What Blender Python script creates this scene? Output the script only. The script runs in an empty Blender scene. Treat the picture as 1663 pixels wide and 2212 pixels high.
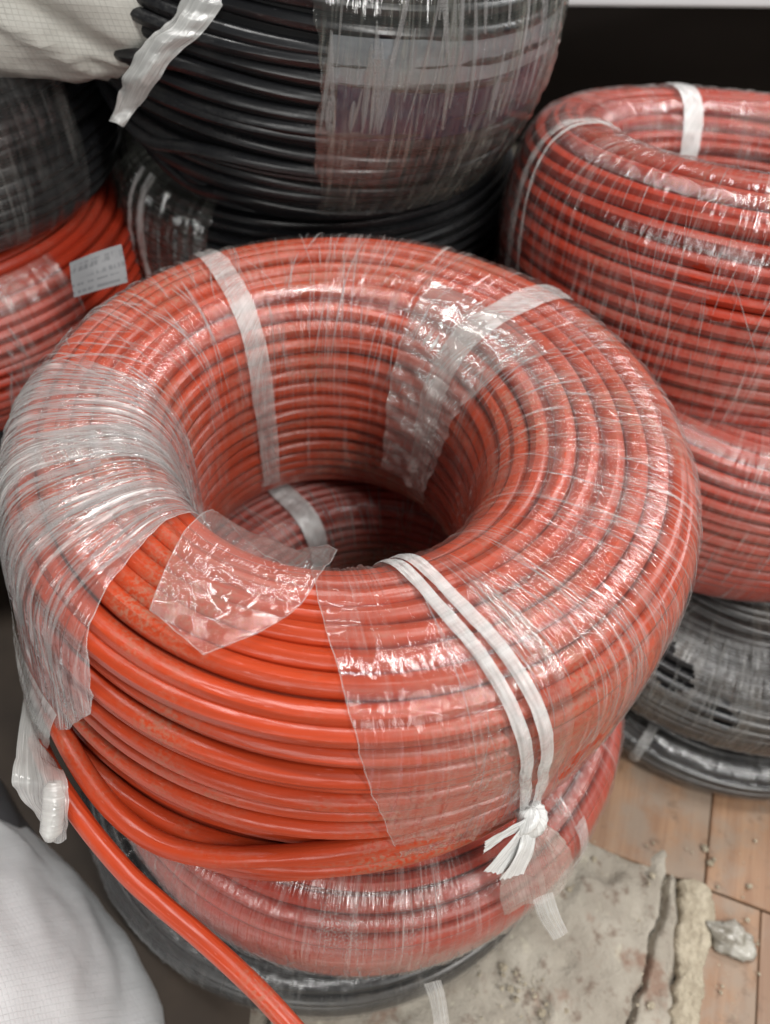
import bpy, math, random
import numpy as np
from mathutils import Matrix, Vector, Euler

random.seed(7)
RNG = np.random.default_rng(7)
SC = bpy.context.scene
COL = SC.collection
R = math.radians
F = 0.400                                   # height of the top of the front coil above the floor

# ------------------------------------------------------------------ camera
CAM = np.array([0.0, -0.3166, 0.2906 + F])
PITCH, YAW, ROLL, FPX, PW, PH = 0.8857, -0.0516, -0.0609, 1640.0, 1663.0, 2212.0
cp, sp, cy_, sy_ = math.cos(PITCH), math.sin(PITCH), math.cos(YAW), math.sin(YAW)
FW = np.array([-sy_ * cp, cy_ * cp, -sp])
RT0 = np.array([cy_, sy_, 0.0])
UP0 = np.cross(RT0, FW)
RT = math.cos(ROLL) * RT0 - math.sin(ROLL) * UP0
UP = math.sin(ROLL) * RT0 + math.cos(ROLL) * UP0


def at(px, py, depth):
    """point seen at this place of the photograph at a given depth (metres)"""
    return CAM + (FW + RT * (px - PW / 2) / FPX - UP * (py - PH / 2) / FPX) * depth


def at_z(px, py, z):
    d = FW + RT * (px - PW / 2) / FPX - UP * (py - PH / 2) / FPX
    return CAM + d * (z - CAM[2]) / d[2]


cam = bpy.data.cameras.new("camera")
cam.sensor_fit = 'VERTICAL'
cam.sensor_height = 36.0
cam.lens = 36.0 * FPX / PH
cam.clip_start, cam.clip_end = 0.02, 60.0
cam.dof.use_dof = True
cam.dof.focus_distance = 0.385
cam.dof.aperture_fstop = 6.0
camo = bpy.data.objects.new("camera", cam)
COL.objects.link(camo)
M = Matrix.Identity(4)
for i in range(3):
    M[i][0], M[i][1], M[i][2], M[i][3] = RT[i], UP[i], -FW[i], CAM[i]
camo.matrix_world = M
SC.camera = camo

# ------------------------------------------------------------------ light of the store room
world = bpy.data.worlds.new("World")
SC.world = world
world.use_nodes = True
bg = world.node_tree.nodes["Background"]
bg.inputs[0].default_value = (0.97, 0.98, 1.0, 1)
bg.inputs[1].default_value = 0.06


def area(name, loc, target, sx, sy, power, col):
    l = bpy.data.lights.new(name, 'AREA')
    l.shape = 'RECTANGLE'
    l.size, l.size_y, l.energy, l.color = sx, sy, power, col
    o = bpy.data.objects.new(name, l)
    COL.objects.link(o)
    o.location = loc
    d = Vector(target) - Vector(loc)
    o.rotation_euler = d.to_track_quat('-Z', 'Y').to_euler()
    return o


area("ceiling_tube_lamp", (0.0, 0.30, 2.3), (0, 0, 0.3), 1.6, 0.10, 27, (1.0, 0.985, 0.96))
area("ceiling_tube_lamp", (1.0, -0.95, 2.0), (0, 0, 0.3), 0.12, 1.2, 30, (1.0, 0.985, 0.96))
area("aisle_tube_lamp", (1.75, 1.0, 1.75), (0.1, 0, 0.35), 0.5, 0.7, 24, (0.98, 0.99, 1.0))
area("front_tube_lamp", (-0.3, -2.0, 1.3), (0, 0, 0.3), 1.5, 0.3, 13, (1.0, 0.985, 0.96))

SC.view_settings.view_transform = 'Standard'
SC.view_settings.look = 'None'
SC.view_settings.exposure = 0.24
SC.view_settings.gamma = 1.0
SC.cycles.max_bounces = 8
SC.cycles.transparent_max_bounces = 24
SC.cycles.transmission_bounces = 6
SC.cycles.glossy_bounces = 4
SC.cycles.diffuse_bounces = 3
SC.cycles.caustics_reflective = False
SC.cycles.caustics_refractive = False
SC.cycles.use_denoising = True
SC.cycles.sample_clamp_indirect = 4.0


# ------------------------------------------------------------------ helpers
def lin(r, g, b):
    f = lambda c: (c / 255) / 12.92 if c <= 10 else (((c / 255) + 0.055) / 1.055) ** 2.4
    return (f(r), f(g), f(b), 1.0)


class NT:
    def __init__(s, name):
        s.m = bpy.data.materials.new(name)
        s.m.use_nodes = True
        s.t = s.m.node_tree
        s.t.nodes.clear()
        s.out = s.n('ShaderNodeOutputMaterial')

    def n(s, typ, **kw):
        nd = s.t.nodes.new(typ)
        for k, v in kw.items():
            setattr(nd, k, v)
        return nd

    def l(s, a, b):
        s.t.links.new(a, b)

    def val(s, sock, v):
        if hasattr(v, 'is_output') or isinstance(v, bpy.types.NodeSocket):
            s.l(v, sock)
        else:
            sock.default_value = v

    def math(s, op, a, b=0.0, c=None, clamp=False):
        nd = s.n('ShaderNodeMath', operation=op, use_clamp=clamp)
        s.val(nd.inputs[0], a)
        s.val(nd.inputs[1], b)
        if c is not None:
            s.val(nd.inputs[2], c)
        return nd.outputs[0]

    def ramp(s, x, lo, hi, a=0.0, b=1.0):
        nd = s.n('ShaderNodeMapRange', interpolation_type='SMOOTHSTEP')
        s.val(nd.inputs[0], x)
        for i, v in zip((1, 2, 3, 4), (lo, hi, a, b)):
            nd.inputs[i].default_value = v
        return nd.outputs[0]

    def mixc(s, f, a, b):
        nd = s.n('ShaderNodeMix', data_type='RGBA')
        s.val(nd.inputs[0], f)
        s.val(nd.inputs[6], a)
        s.val(nd.inputs[7], b)
        return nd.outputs[2]

    def uv(s, scale=(1, 1, 1), rot=0.0, gen='UV', loc=(0, 0, 0)):
        tc = s.n('ShaderNodeTexCoord')
        mp = s.n('ShaderNodeMapping')
        s.l(tc.outputs[gen], mp.inputs[0])
        mp.inputs['Scale'].default_value = scale
        mp.inputs['Rotation'].default_value = (0, 0, rot)
        mp.inputs['Location'].default_value = loc
        return mp.outputs[0]

    def noise(s, vec, scale=1.0, detail=2.0, rough=0.5, dist=0.0):
        nd = s.n('ShaderNodeTexNoise')
        s.l(vec, nd.inputs['Vector'])
        nd.inputs['Scale'].default_value = scale
        nd.inputs['Detail'].default_value = detail
        nd.inputs['Roughness'].default_value = rough
        nd.inputs['Distortion'].default_value = dist
        return nd.outputs[0]

    def bump(s, h, strength=0.3, dist=0.001):
        nd = s.n('ShaderNodeBump')
        nd.inputs['Strength'].default_value = strength
        nd.inputs['Distance'].default_value = dist
        s.l(h, nd.inputs['Height'])
        return nd.outputs[0]

    def principled(s, col, rough=0.4, spec=0.5, normal=None, **kw):
        p = s.n('ShaderNodeBsdfPrincipled')
        s.val(p.inputs['Base Color'], col)
        s.val(p.inputs['Roughness'], rough)
        s.val(p.inputs['Specular IOR Level'], spec)
        if normal is not None:
            s.l(normal, p.inputs['Normal'])
        for k, v in kw.items():
            s.val(p.inputs[k], v)
        s.l(p.outputs[0], s.out.inputs[0])
        return p


def cable_material(name, col, dust_col, dust=0.35, rough=0.36, spec=0.45, lay=0.35):
    t = NT(name)
    o = t.uv(gen='Object')
    u = t.uv()
    big = t.noise(o, 14, 3, 0.6)
    fine = t.noise(o, 420, 3, 0.65)
    d = t.math('MULTIPLY', t.ramp(big, 0.42, 0.72), t.ramp(fine, 0.38, 0.66))
    d = t.math('MULTIPLY', d, dust)
    # long rubbed patches along the jacket
    rub = t.noise(t.uv((14, 260, 1)), 1, 3, 0.6)
    col2 = tuple(c * 0.8 for c in col[:3]) + (1,)
    c = t.mixc(t.ramp(rub, 0.35, 0.7), col, col2)
    # fine slanting scratches left by the braid under the jacket
    scr = t.noise(t.uv((150, 1500, 1), rot=0.55), 1, 2, 0.5)
    sm = t.math('MULTIPLY', t.ramp(scr, 0.66, 0.76), 0.5)
    c = t.mixc(sm, c, tuple(min(1, x * 1.0 + 0.16) for x in col[:3]) + (1,))
    c = t.mixc(d, c, dust_col)
    lay_n = t.noise(t.uv((60, 420, 1), rot=0.6), 1, 1, 0.5)
    h = t.math('ADD', t.math('MULTIPLY', lay_n, lay), t.math('MULTIPLY', fine, 0.12))
    nm = t.bump(h, 0.55, 0.0006)
    rg = t.math('ADD', t.math('MULTIPLY', rub, 0.22), t.math('ADD', t.math('MULTIPLY', d, 0.6), rough - 0.11))
    t.principled(c, rg, spec, nm)
    return t.m


def film_material(name, haze=0.12, streak=0.5, crinkle=0.0, rough=0.12, tint=(0.92, 0.92, 0.88), dust=0.15, f0=0.07,
                  bump=0.6, dust_col=(0.36, 0.28, 0.2, 1), patch=0.25):
    """clear stretch film: see-through, milky where stretched or folded, glossy, finely creased across the cables"""
    t = NT(name)
    fine = t.noise(t.uv((760, 17, 1), rot=0.03), 1, 3, 0.62, 0.5)
    med = t.noise(t.uv((230, 7, 1), rot=-0.035), 1, 3, 0.6, 0.7)
    skew = t.noise(t.uv((520, 19, 1), rot=0.42), 1, 2, 0.55, 0.4)
    pat = t.noise(t.uv((26, 13, 1), rot=0.2), 1, 3, 0.6, 0.5)
    speck = t.noise(t.uv((900, 900, 1)), 1, 2, 0.6)
    s1 = t.ramp(fine, 0.53, 0.64)
    s2 = t.ramp(med, 0.55, 0.66)
    s3 = t.ramp(skew, 0.63, 0.71)
    pm = t.ramp(pat, 0.36, 0.62)
    st = t.math('ADD', t.math('MULTIPLY', s1, 0.42), t.math('ADD', t.math('MULTIPLY', s2, 0.40), t.math('MULTIPLY', s3, 0.25)))
    st = t.math('MULTIPLY', st, t.math('ADD', t.math('MULTIPLY', pm, 0.8), 0.2))
    fac = t.math('ADD', t.math('MULTIPLY', st, streak), t.math('ADD', t.math('MULTIPLY', pm, patch * haze * 2), haze))
    h = t.math('ADD', t.math('MULTIPLY', fine, 0.9), t.math('ADD', t.math('MULTIPLY', med, 2.2), t.math('MULTIPLY', skew, 0.8)))
    if crinkle > 0:
        for sc_, rot_, k_ in (((46, 13, 1), 0.15, 1.0), ((24, 62, 1), -0.4, 0.8), ((110, 30, 1), -0.2, 0.35)):
            n_ = t.noise(t.uv(sc_, rot=rot_), 1, 1.5, 0.5, 0.8)
            rd = t.math('ABSOLUTE', t.math('SUBTRACT', n_, 0.5))
            rd = t.math('MULTIPLY', t.math('SUBTRACT', 1.0, t.math('MULTIPLY', rd, 9.0), clamp=True), pm)
            h = t.math('ADD', h, t.math('MULTIPLY', t.math('POWER', rd, 2.0), crinkle * 2.2 * k_))
            fac = t.math('ADD', fac, t.math('MULTIPLY', t.math('POWER', rd, 10.0), 0.16 * crinkle * k_))
    dm = t.math('MULTIPLY', t.math('MULTIPLY', t.ramp(pat, 0.5, 0.8), t.ramp(speck, 0.4, 0.65)), dust)
    fac = t.math('MINIMUM', t.math('ADD', fac, dm), 0.96)
    nm = t.bump(h, bump, 0.0011)
    col = t.mixc(dm, tint + (1,), dust_col)
    tr = t.n('ShaderNodeBsdfTransparent')
    tr.inputs[0].default_value = (0.975, 0.97, 0.965, 1)
    df = t.n('ShaderNodeBsdfDiffuse')
    tl = t.n('ShaderNodeBsdfTranslucent')
    t.l(col, df.inputs[0])
    t.l(col, tl.inputs[0])
    t.l(nm, df.inputs['Normal'])
    mx = t.n('ShaderNodeMixShader')
    mx.inputs[0].default_value = 0.35
    t.l(df.outputs[0], mx.inputs[1])
    t.l(tl.outputs[0], mx.inputs[2])
    b = t.n('ShaderNodeMixShader')
    t.l(fac, b.inputs[0])
    t.l(tr.outputs[0], b.inputs[1])
    t.l(mx.outputs[0], b.inputs[2])
    lw = t.n('ShaderNodeLayerWeight')
    lw.inputs[0].default_value = 0.5
    t.l(nm, lw.inputs['Normal'])
    fr = t.math('ADD', t.math('MULTIPLY', t.math('POWER', lw.outputs['Facing'], 5.0), 0.75), f0, clamp=True)
    gl = t.n('ShaderNodeBsdfGlossy')
    gl.inputs['Roughness'].default_value = rough
    gl.inputs[0].default_value = (1, 1, 1, 1)
    t.l(nm, gl.inputs['Normal'])
    f = t.n('ShaderNodeMixShader')
    t.l(fr, f.inputs[0])
    t.l(b.outputs[0], f.inputs[1])
    t.l(gl.outputs[0], f.inputs[2])
    t.l(f.outputs[0], t.out.inputs[0])
    return t.m


def mesh_grid(V, UVs=None, closed_u=False, closed_v=False, keep=None):
    """V: (nu, nv, 3) -> verts, quad array, per-loop uv"""
    nu, nv = V.shape[:2]
    iu = np.arange(nu if closed_u else nu - 1)
    iv = np.arange(nv if closed_v else nv - 1)
    I, J = np.meshgrid(iu, iv, indexing='ij')
    I2, J2 = (I + 1) % nu, (J + 1) % nv
    q = np.stack([I * nv + J, I2 * nv + J, I2 * nv + J2, I * nv + J2], -1).reshape(-1, 4)
    uvl = None
    if UVs is not None:
        uvl = UVs.reshape(-1, 2)[q].copy()
    if keep is not None:
        k = keep.reshape(-1)
        q = q[k]
        if uvl is not None:
            uvl = uvl[k]
    return V.reshape(-1, 3), q, uvl


def make(name, chunks, mat, parent=None, smooth=True):
    """chunks: list of (verts, quads, uv-per-loop) joined into ONE mesh object"""
    vs, qs, us, off = [], [], [], 0
    for v, q, u in chunks:
        vs.append(v)
        qs.append(q + off)
        off += len(v)
        us.append(u if u is not None else np.zeros((len(q), 4, 2)))
    v = np.concatenate(vs).astype(np.float32)
    q = np.concatenate(qs).astype(np.int32)
    u = np.concatenate(us).astype(np.float32)
    me = bpy.data.meshes.new(name)
    me.vertices.add(len(v))
    me.vertices.foreach_set("co", v.ravel())
    me.loops.add(q.size)
    me.loops.foreach_set("vertex_index", q.ravel())
    me.polygons.add(len(q))
    me.polygons.foreach_set("loop_start", np.arange(0, q.size, 4, dtype=np.int32))
    me.polygons.foreach_set("use_smooth", np.full(len(q), smooth))
    ul = me.uv_layers.new(name="UVMap")
    ul.data.foreach_set("uv", u.ravel())
    me.update(calc_edges=True)
    me.validate()
    if mat is not None:
        me.materials.append(mat)
    o = bpy.data.objects.new(name, me)
    COL.objects.link(o)
    if parent is not None:
        o.parent = parent
    return o


def thing(name, label, cat, loc=(0, 0, 0), rot=(0, 0, 0), group=None):
    o = bpy.data.objects.new(name, None)
    COL.objects.link(o)
    o.empty_display_size = 0.05
    o.location = loc
    o.rotation_euler = rot
    tag(o, label, cat, group)
    return o


def tag(o, label=None, cat=None, group=None, kind=None):
    for k, v in (('label', label), ('category', cat), ('group', group), ('kind', kind)):
        if v:
            o[k] = v
    return o


# ---- smooth noises in numpy
def vnoise(x, y, seed=0):
    xi, yi = np.floor(x).astype(int), np.floor(y).astype(int)
    xf, yf = x - xi, y - yi
    xf, yf = xf * xf * (3 - 2 * xf), yf * yf * (3 - 2 * yf)

    def h(a, b):
        n = (a * 374761393 + b * 668265263 + seed * 974634777) & 0xffffffff
        n = ((n ^ (n >> 13)) * 1274126177) & 0xffffffff
        return ((n ^ (n >> 16)) & 0xffff) / 65535.0
    return (h(xi, yi) * (1 - xf) + h(xi + 1, yi) * xf) * (1 - yf) + (h(xi, yi + 1) * (1 - xf) + h(xi + 1, yi + 1) * xf) * yf


def fbm(x, y, seed=0, oct=3):
    s, a, t = 0, 1.0, 0.0
    for o in range(oct):
        s = s + a * vnoise(x * 2 ** o, y * 2 ** o, seed + o * 17)
        t += a
        a *= 0.55
    return s / t * 2 - 1


class Wob:
    """smooth quasi-random function of the total winding angle"""
    def __init__(s, rng, freqs):
        s.f = freqs
        s.p = rng.random(len(freqs)) * 6.28
        s.a = rng.uniform(0.6, 1.0, len(freqs))

    def __call__(s, t):
        return sum(a * np.sin(6.28318 * f * t + p) for f, p, a in zip(s.f, s.p, s.a)) / (0.8 * len(s.f)) ** 0.8


def tube(Cv, Nv, rad, nr, length_uv=True, cap=False):
    """sweep a circle of radius rad (scalar or per-point) along Cv with side vectors Nv"""
    T = np.gradient(Cv, axis=0)
    T /= np.linalg.norm(T, axis=1)[:, None] + 1e-12
    N = Nv - (Nv * T).sum(1)[:, None] * T
    N /= np.linalg.norm(N, axis=1)[:, None] + 1e-12
    B = np.cross(T, N)
    a = np.linspace(0, 2 * np.pi, nr + 1)
    rad = np.broadcast_to(np.asarray(rad, float), (len(Cv),))
    V = Cv[:, None] + rad[:, None, None] * (np.cos(a)[None, :, None] * N[:, None] + np.sin(a)[None, :, None] * B[:, None])
    L = np.concatenate([[0], np.cumsum(np.linalg.norm(np.diff(Cv, axis=0), axis=1))])
    U = np.stack(np.broadcast_arrays(L[:, None], (a * rad.mean())[None, :]), -1)
    return V, U


def tube_chunks(Cv, Nv, rad, nr, caps=True, u0=0.0):
    V, U = tube(Cv, Nv, rad, nr)
    U = U + np.array([u0, 0])
    ch = [mesh_grid(V, U)]
    if caps:
        for e in (0, -1):
            ring = V[e]
            c = ring[:-1].mean(0)
            g = np.stack([ring, ring * 0.5 + c * 0.5, np.broadcast_to(c, ring.shape)])
            if e == 0:
                g = g[::-1]
            ch.append(mesh_grid(g, None))
    return ch


def catmull(P, n):
    P = np.array(P, float)
    k = len(P)
    P2 = np.vstack([2 * P[0] - P[1], P, 2 * P[-1] - P[-2]])
    t = np.linspace(0, k - 1 - 1e-9, n)
    i = t.astype(int)
    f = (t - i)[:, None]
    p0, p1, p2, p3 = P2[i], P2[i + 1], P2[i + 2], P2[i + 3]
    return 0.5 * (2 * p1 + (p2 - p0) * f + (2 * p0 - 5 * p1 + 4 * p2 - p3) * f ** 2 + (3 * p1 - p0 - 3 * p2 + p3) * f ** 3)


def bulk_smooth_chunks_box(sx, sy, sz, bev=0.004, seg=2):
    import bmesh
    bm = bmesh.new()
    bmesh.ops.create_cube(bm, size=1.0)
    bmesh.ops.scale(bm, vec=(sx, sy, sz), verts=bm.verts)
    bmesh.ops.bevel(bm, geom=bm.edges[:], offset=bev, segments=seg, affect='EDGES')
    return bm


def make_bm(name, bm, mat, parent=None, smooth=False):
    me = bpy.data.meshes.new(name)
    bm.to_mesh(me)
    bm.free()
    if smooth:
        for p in me.polygons:
            p.use_smooth = True
    if mat:
        me.materials.append(mat)
    o = bpy.data.objects.new(name, me)
    COL.objects.link(o)
    if parent:
        o.parent = parent
    return o


# ------------------------------------------------------------------ the coil of cable
class Coil:
    def __init__(s, name, label, c, zb, h, Ri, Ro, d, tilt=(0, 0, 0), e=2.7, seed=1, group='cable coils stacked in the store room', N=None):
        s.root = thing(name, label, 'cable coil', (c[0], c[1], zb + F), tilt, group)
        s.Ri, s.Ro, s.h, s.d, s.e = Ri, Ro, h, d, e
        s.rng = np.random.default_rng(seed)
        s.seed = seed
        t = np.linspace(0, 2 * np.pi, 1441)
        a, b = (Ro - Ri) / 2 - d / 2, h / 2 - d / 2
        S = lambda x: np.sign(x) * np.abs(x) ** (2 / e)
        r = (Ri + Ro) / 2 - a * S(np.sin(t))
        z = h / 2 - b * S(np.cos(t))
        L = np.concatenate([[0], np.cumsum(np.hypot(np.diff(r), np.diff(z)))])
        s.L = L[-1]
        n = 1200
        q = np.linspace(0, 1, n + 1)
        s.r, s.z = np.interp(q * s.L, L, r), np.interp(q * s.L, L, z)
        # smooth the profile's corners a little, then take normals
        dr, dz = np.gradient(s.r), np.gradient(s.z)
        ln = np.hypot(dr, dz) + 1e-12
        nr, nz = -dz / ln, dr / ln
        k = np.ones(41) / 41
        pad = lambda x: np.concatenate([x[-41:-1], x, x[1:41]])
        nr = np.convolve(pad(nr), k, 'same')[40:-40]
        nz = np.convolve(pad(nz), k, 'same')[40:-40]
        ln = np.hypot(nr, nz)
        s.nr, s.nz = nr / ln, nz / ln
        if nr[300] > 0:      # inner wall must point to the axis
            s.nr, s.nz = -s.nr, -s.nz
        s.q = q
        s.deform = None
        s.hole_shift = (0.0, 0.0)
        s.N = N or int(round(s.L / (d * 1.0)))

    def rz(s, sv):
        m = np.mod(sv, 1.0)
        f = lambda a: np.interp(m, s.q, a)
        return f(s.r), f(s.z), f(s.nr), f(s.nz)

    def P(s, th, sv, off=0.0):
        r, z, nr, nz = s.rz(sv)
        hx = np.clip((s.Ro - r) / (s.Ro - s.Ri), 0, 1)
        if s.deform is not None:
            a, b = s.deform(th, sv)
            r, z = r + a, z + b
        r = r + nr * off
        z = z + nz * off
        return np.stack([r * np.cos(th) + s.hole_shift[0] * hx, r * np.sin(th) + s.hole_shift[1] * hx, z + 0 * th], -1)

    def Nrm(s, th, sv):
        _, _, nr, nz = s.rz(sv)
        return np.stack([nr * np.cos(th), nr * np.sin(th), nz + 0 * th], -1)

    def s_top(s, rad):
        """winding coordinate of the place on top with this radius"""
        i = np.arange(400, 801)
        return np.interp(rad, s.r[i], s.q[i])

    def s_out(s, z):
        """winding coordinate of the place on the outside at this height"""
        i = np.arange(650, 1150)[::-1]
        return np.interp(z, s.z[i], s.q[i])

    def turns(s, mat, s0=0.06, s1=0.95, nth=128, nr=8, jit=0.22, lift=0.10, extra=None, seam=90.0, core=None, rad=0.495, cross=0, cross_s=(0, 1, 205, 150, 26)):
        w1 = Wob(s.rng, [0.37, 1.31, 2.23])
        w2 = Wob(s.rng, [0.61, 1.73, 3.37])
        th = np.linspace(0, 2 * np.pi * 1.004, nth + 1) + R(seam)
        for k in range(s.N):
            sc = (k + 0.5) / s.N
            if not s0 <= sc <= s1:
                continue
            tau = k + (th - R(seam)) / (2 * np.pi)
            sv = (tau + jit * w1(tau)) / s.N
            off = lift * s.d * w2(tau)
            if cross and k % 5 == cross % 5 and cross_s[0] < sc < cross_s[1]:
                g = np.exp(-((((np.degrees(th) - cross_s[2] - (k * 61) % 97 / 97 * cross_s[3]) / cross_s[4]))) ** 2)
                sv, off = sv + 1.15 * g / s.N, off + 0.72 * s.d * np.sqrt(g)
            if extra is not None:
                a, b = extra(k, tau, th, sv)
                sv, off = sv + a, off + b
            Cv = s.P(th, sv, off)
            V, U = tube(Cv, s.Nrm(th, sv), s.d * rad, nr)
            U = U + np.array([k * 1.37, 0])
            make('cable_turn', [mesh_grid(V, U)], mat, s.root)
        if core is not None:
            t2 = np.linspace(0, 2 * np.pi, 73)
            q = np.linspace(0, 1, 61)
            T, Q = np.meshgrid(t2, q, indexing='ij')
            make('inner_winding', [mesh_grid(s.P(T, Q, -s.d * 0.27))], core, s.root)

    def film(s, mat, a0, a1, s0, s1, nth=200, ns=110, off=None, amp=0.0006, edge=0.02, holes=None, name='stretch_film',
             skew=0.0, fs=60, parent=None, shape=None, label=None, rim=()):
        off = s.d * 0.5 + 0.0007 if off is None else off
        u, v = np.meshgrid(np.linspace(0, 1, nth), np.linspace(0, 1, ns), indexing='ij')
        sv = s0 + (s1 - s0) * v
        e0 = edge * fbm(v * 9, v * 0 + 3.3, s.seed + 5)
        e1 = edge * fbm(v * 9, v * 0 + 7.7, s.seed + 9)
        th = R(a0) + (R(a1) - R(a0)) * u + e0 * (1 - u) + e1 * u + skew * (v - 0.5)
        if shape is not None:
            th, sv = shape(u, v, th, sv)
        w = fbm(th * fs * 0.5 + sv * 3, sv * 5, s.seed + 31) + 0.6 * fbm(th * fs * 1.7 - sv * 9, sv * 7, s.seed + 77)
        fold = np.clip(1 - 5 * np.abs(fbm(th * fs * 0.35 + sv * 4, sv * 4 + 2, s.seed + 91, 2)), 0, 1) ** 2
        o = off + amp * (w + 0.8 + 1.2 * fold)
        V = s.P(th, sv, o)
        rr = s.rz(sv)[0]
        U = np.stack([th * (s.Ri + s.Ro) * 0.5, sv * s.L], -1)
        keep = None
        if holes is not None:
            tc = 0.25 * (th[:-1, :-1] + th[1:, :-1] + th[:-1, 1:] + th[1:, 1:])
            scn = 0.25 * (sv[:-1, :-1] + sv[1:, :-1] + sv[:-1, 1:] + sv[1:, 1:])
            keep = np.ones(tc.shape, bool)
            for (ht, hs, wt, ws) in holes:
                x, y = (tc - R(ht)) / R(wt), (scn - hs) / ws
                rad = np.hypot(x, y) + 0.55 * fbm(x * 2.2 + ht, y * 2.2 + hs * 50, s.seed + 3)
                keep &= rad > 1.0
        o_ = make(name, [mesh_grid(V, U, keep=keep)], mat, parent or s.root)
        if label:
            o_['label'] = label
        for e in rim:
            Ev = V[e][::2]
            make('film_edge', [mesh_grid(*tube(Ev, s.Nrm(th[e], sv[e])[::2], 0.0002, 5))], CREASE, s.root)
        return o_

    def creases(s, mat, n, a0, a1, s0, s1, off=None, wid=(0.0003, 0.0012), ln=(0.04, 0.2), slant=0.25, name='film_crease'):
        """pulled threads and fold lines of the stretch film, lying across the cables"""
        off = s.d * 0.5 + 0.0016 if off is None else off
        ch = []
        g = s.rng
        for i in range(n):
            t0, q0 = R(g.uniform(a0, a1)), g.uniform(s0, s1)
            l = g.uniform(*ln) * g.uniform(0.4, 1)
            q = np.linspace(q0, min(q0 + l, s1), 14)
            sl = (0.10 * math.sin(t0 * 5.0) + g.normal(0, 0.35)) * slant * 2 if g.random() < 0.85 else g.normal(0, slant * 2)
            th = t0 + sl * (q - q0) * 2.2 + 0.012 * np.sin((q - q0) * g.uniform(5, 30) + g.uniform(0, 6))
            w = g.uniform(*wid) * np.sin(np.linspace(0.05, np.pi - 0.05, 14)) ** 0.5
            r = s.rz(q)[0]
            o = off + g.uniform(-0.0004, 0.0008)
            A = s.P(th - w / r, q, o)
            Cc = s.P(th, q, o + w.mean() * 0.8)
            B = s.P(th + w / r, q, o)
            V = np.stack([A, Cc, B], 1)
            U = np.stack(np.broadcast_arrays(q[:, None] * s.L, np.array([0, 0.5, 1.0])[None]), -1)
            ch.append(mesh_grid(V, U))
        ob = make(name, ch, mat, s.root)
        ob['kind'] = 'stuff'
        return ob

    def strap(s, mat, a0, a1, s0, s1, width, off=None, name='strap', n=90, wav=0.004, crown=0.0006, ridges=2.0):
        off = s.d * 0.5 + 0.0022 if off is None else off
        q = np.linspace(s0, s1, n)
        th0 = np.linspace(R(a0), R(a1), n) + wav * fbm(q * 14, q * 0 + 1.5, s.seed + int(a0))
        k = np.linspace(-1, 1, 13)
        r = s.rz(q)[0]
        wv = width / 2 * (1 + 0.16 * fbm(q * 16, q * 0 + 4.5, s.seed + 40))
        TH = th0[:, None] + (wv / r)[:, None] * k[None]
        Q = np.broadcast_to(q[:, None], TH.shape)
        rg = 1 - 2 * np.abs(fbm(k[None] * 1.6 + 3 + q[:, None] * 5, q[:, None] * 16, s.seed + 14))
        O = off + crown * (1 - k[None] ** 2) + 0.0011 * rg + 0.0005 * fbm(k[None] * ridges + q[:, None] * 2, q[:, None] * 60, s.seed + 4)
        V = s.P(TH, Q, O)
        U = np.stack([TH * r[:, None], Q * s.L], -1)
        return make(name, [mesh_grid(V, U)], mat, s.root)


# ------------------------------------------------------------------ materials
RED = cable_material('orange_jacket', lin(180, 64, 33), (0.30, 0.17, 0.11, 1), 0.75, rough=0.31, lay=0.8)
RED_B = cable_material('red_jacket', lin(174, 55, 33), (0.30, 0.17, 0.12, 1), 0.5, lay=0.6)
BLACK = cable_material('black_jacket', (0.010, 0.0105, 0.012, 1), (0.06, 0.058, 0.055, 1), 0.35, 0.3, 0.55)


def plain(name, col, rough=0.6, spec=0.3):
    t = NT(name)
    n = t.noise(t.uv(gen='Object'), 40, 3)
    t.principled(t.mixc(n, col, tuple(c * 0.75 for c in col[:3]) + (1,)), rough, spec)
    return t.m


CORE_R = plain('red_inner', (0.36, 0.045, 0.018, 1))
CORE_K = plain('black_inner', (0.005, 0.005, 0.006, 1))

FILM = film_material('stretch_film_clear', haze=0.012, streak=0.5, rough=0.09, dust=0.22, bump=0.7, f0=0.075)
FILM_FRONT = film_material('stretch_film_thin', haze=0.03, streak=0.2, crinkle=0.26, rough=0.08, dust=0.12, bump=0.9, f0=0.08)
FILM_SIDE = film_material('stretch_film_side', haze=0.03, streak=0.5, rough=0.17, dust=0.35, bump=0.9)
FILM_MILKY = film_material('stretch_film_layered', haze=0.08, streak=1.1, rough=0.12, tint=(0.97, 0.97, 0.95), dust=0.12, patch=0.7, bump=1.0, f0=0.10)
FILM_FLAP = film_material('stretch_film_flap', haze=0.09, streak=0.06, crinkle=0.42, rough=0.08, dust=0.1, bump=0.9, f0=0.10)
FILM_GREY = film_material('stretch_film_silvery', haze=0.035, streak=0.8, rough=0.08, tint=(0.62, 0.64, 0.56), dust=0.3, patch=0.6, bump=1.0, f0=0.12)
FILM_DARK = film_material('stretch_film_over_black', haze=0.04, streak=0.4, rough=0.18, tint=(0.5, 0.49, 0.46), dust=0.3)
FILM_DUSTY = film_material('stretch_film_dirty', haze=0.05, streak=0.35, rough=0.3, tint=(0.42, 0.38, 0.33), dust=0.4, patch=0.6, bump=1.0, f0=0.05)
FILM_CRUMPLE = film_material('stretch_film_crumpled', haze=0.16, streak=0.35, crinkle=0.9, rough=0.07, dust=0.05, bump=1.0, f0=0.12)
FILM_HANG = film_material('stretch_film_gathered', haze=0.28, streak=0.6, rough=0.15, tint=(0.8, 0.76, 0.7), dust=0.3)
FILM_TAIL = film_material('stretch_film_twisted', haze=0.42, streak=0.6, rough=0.16, tint=(0.86, 0.87, 0.84), dust=0.1)


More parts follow.
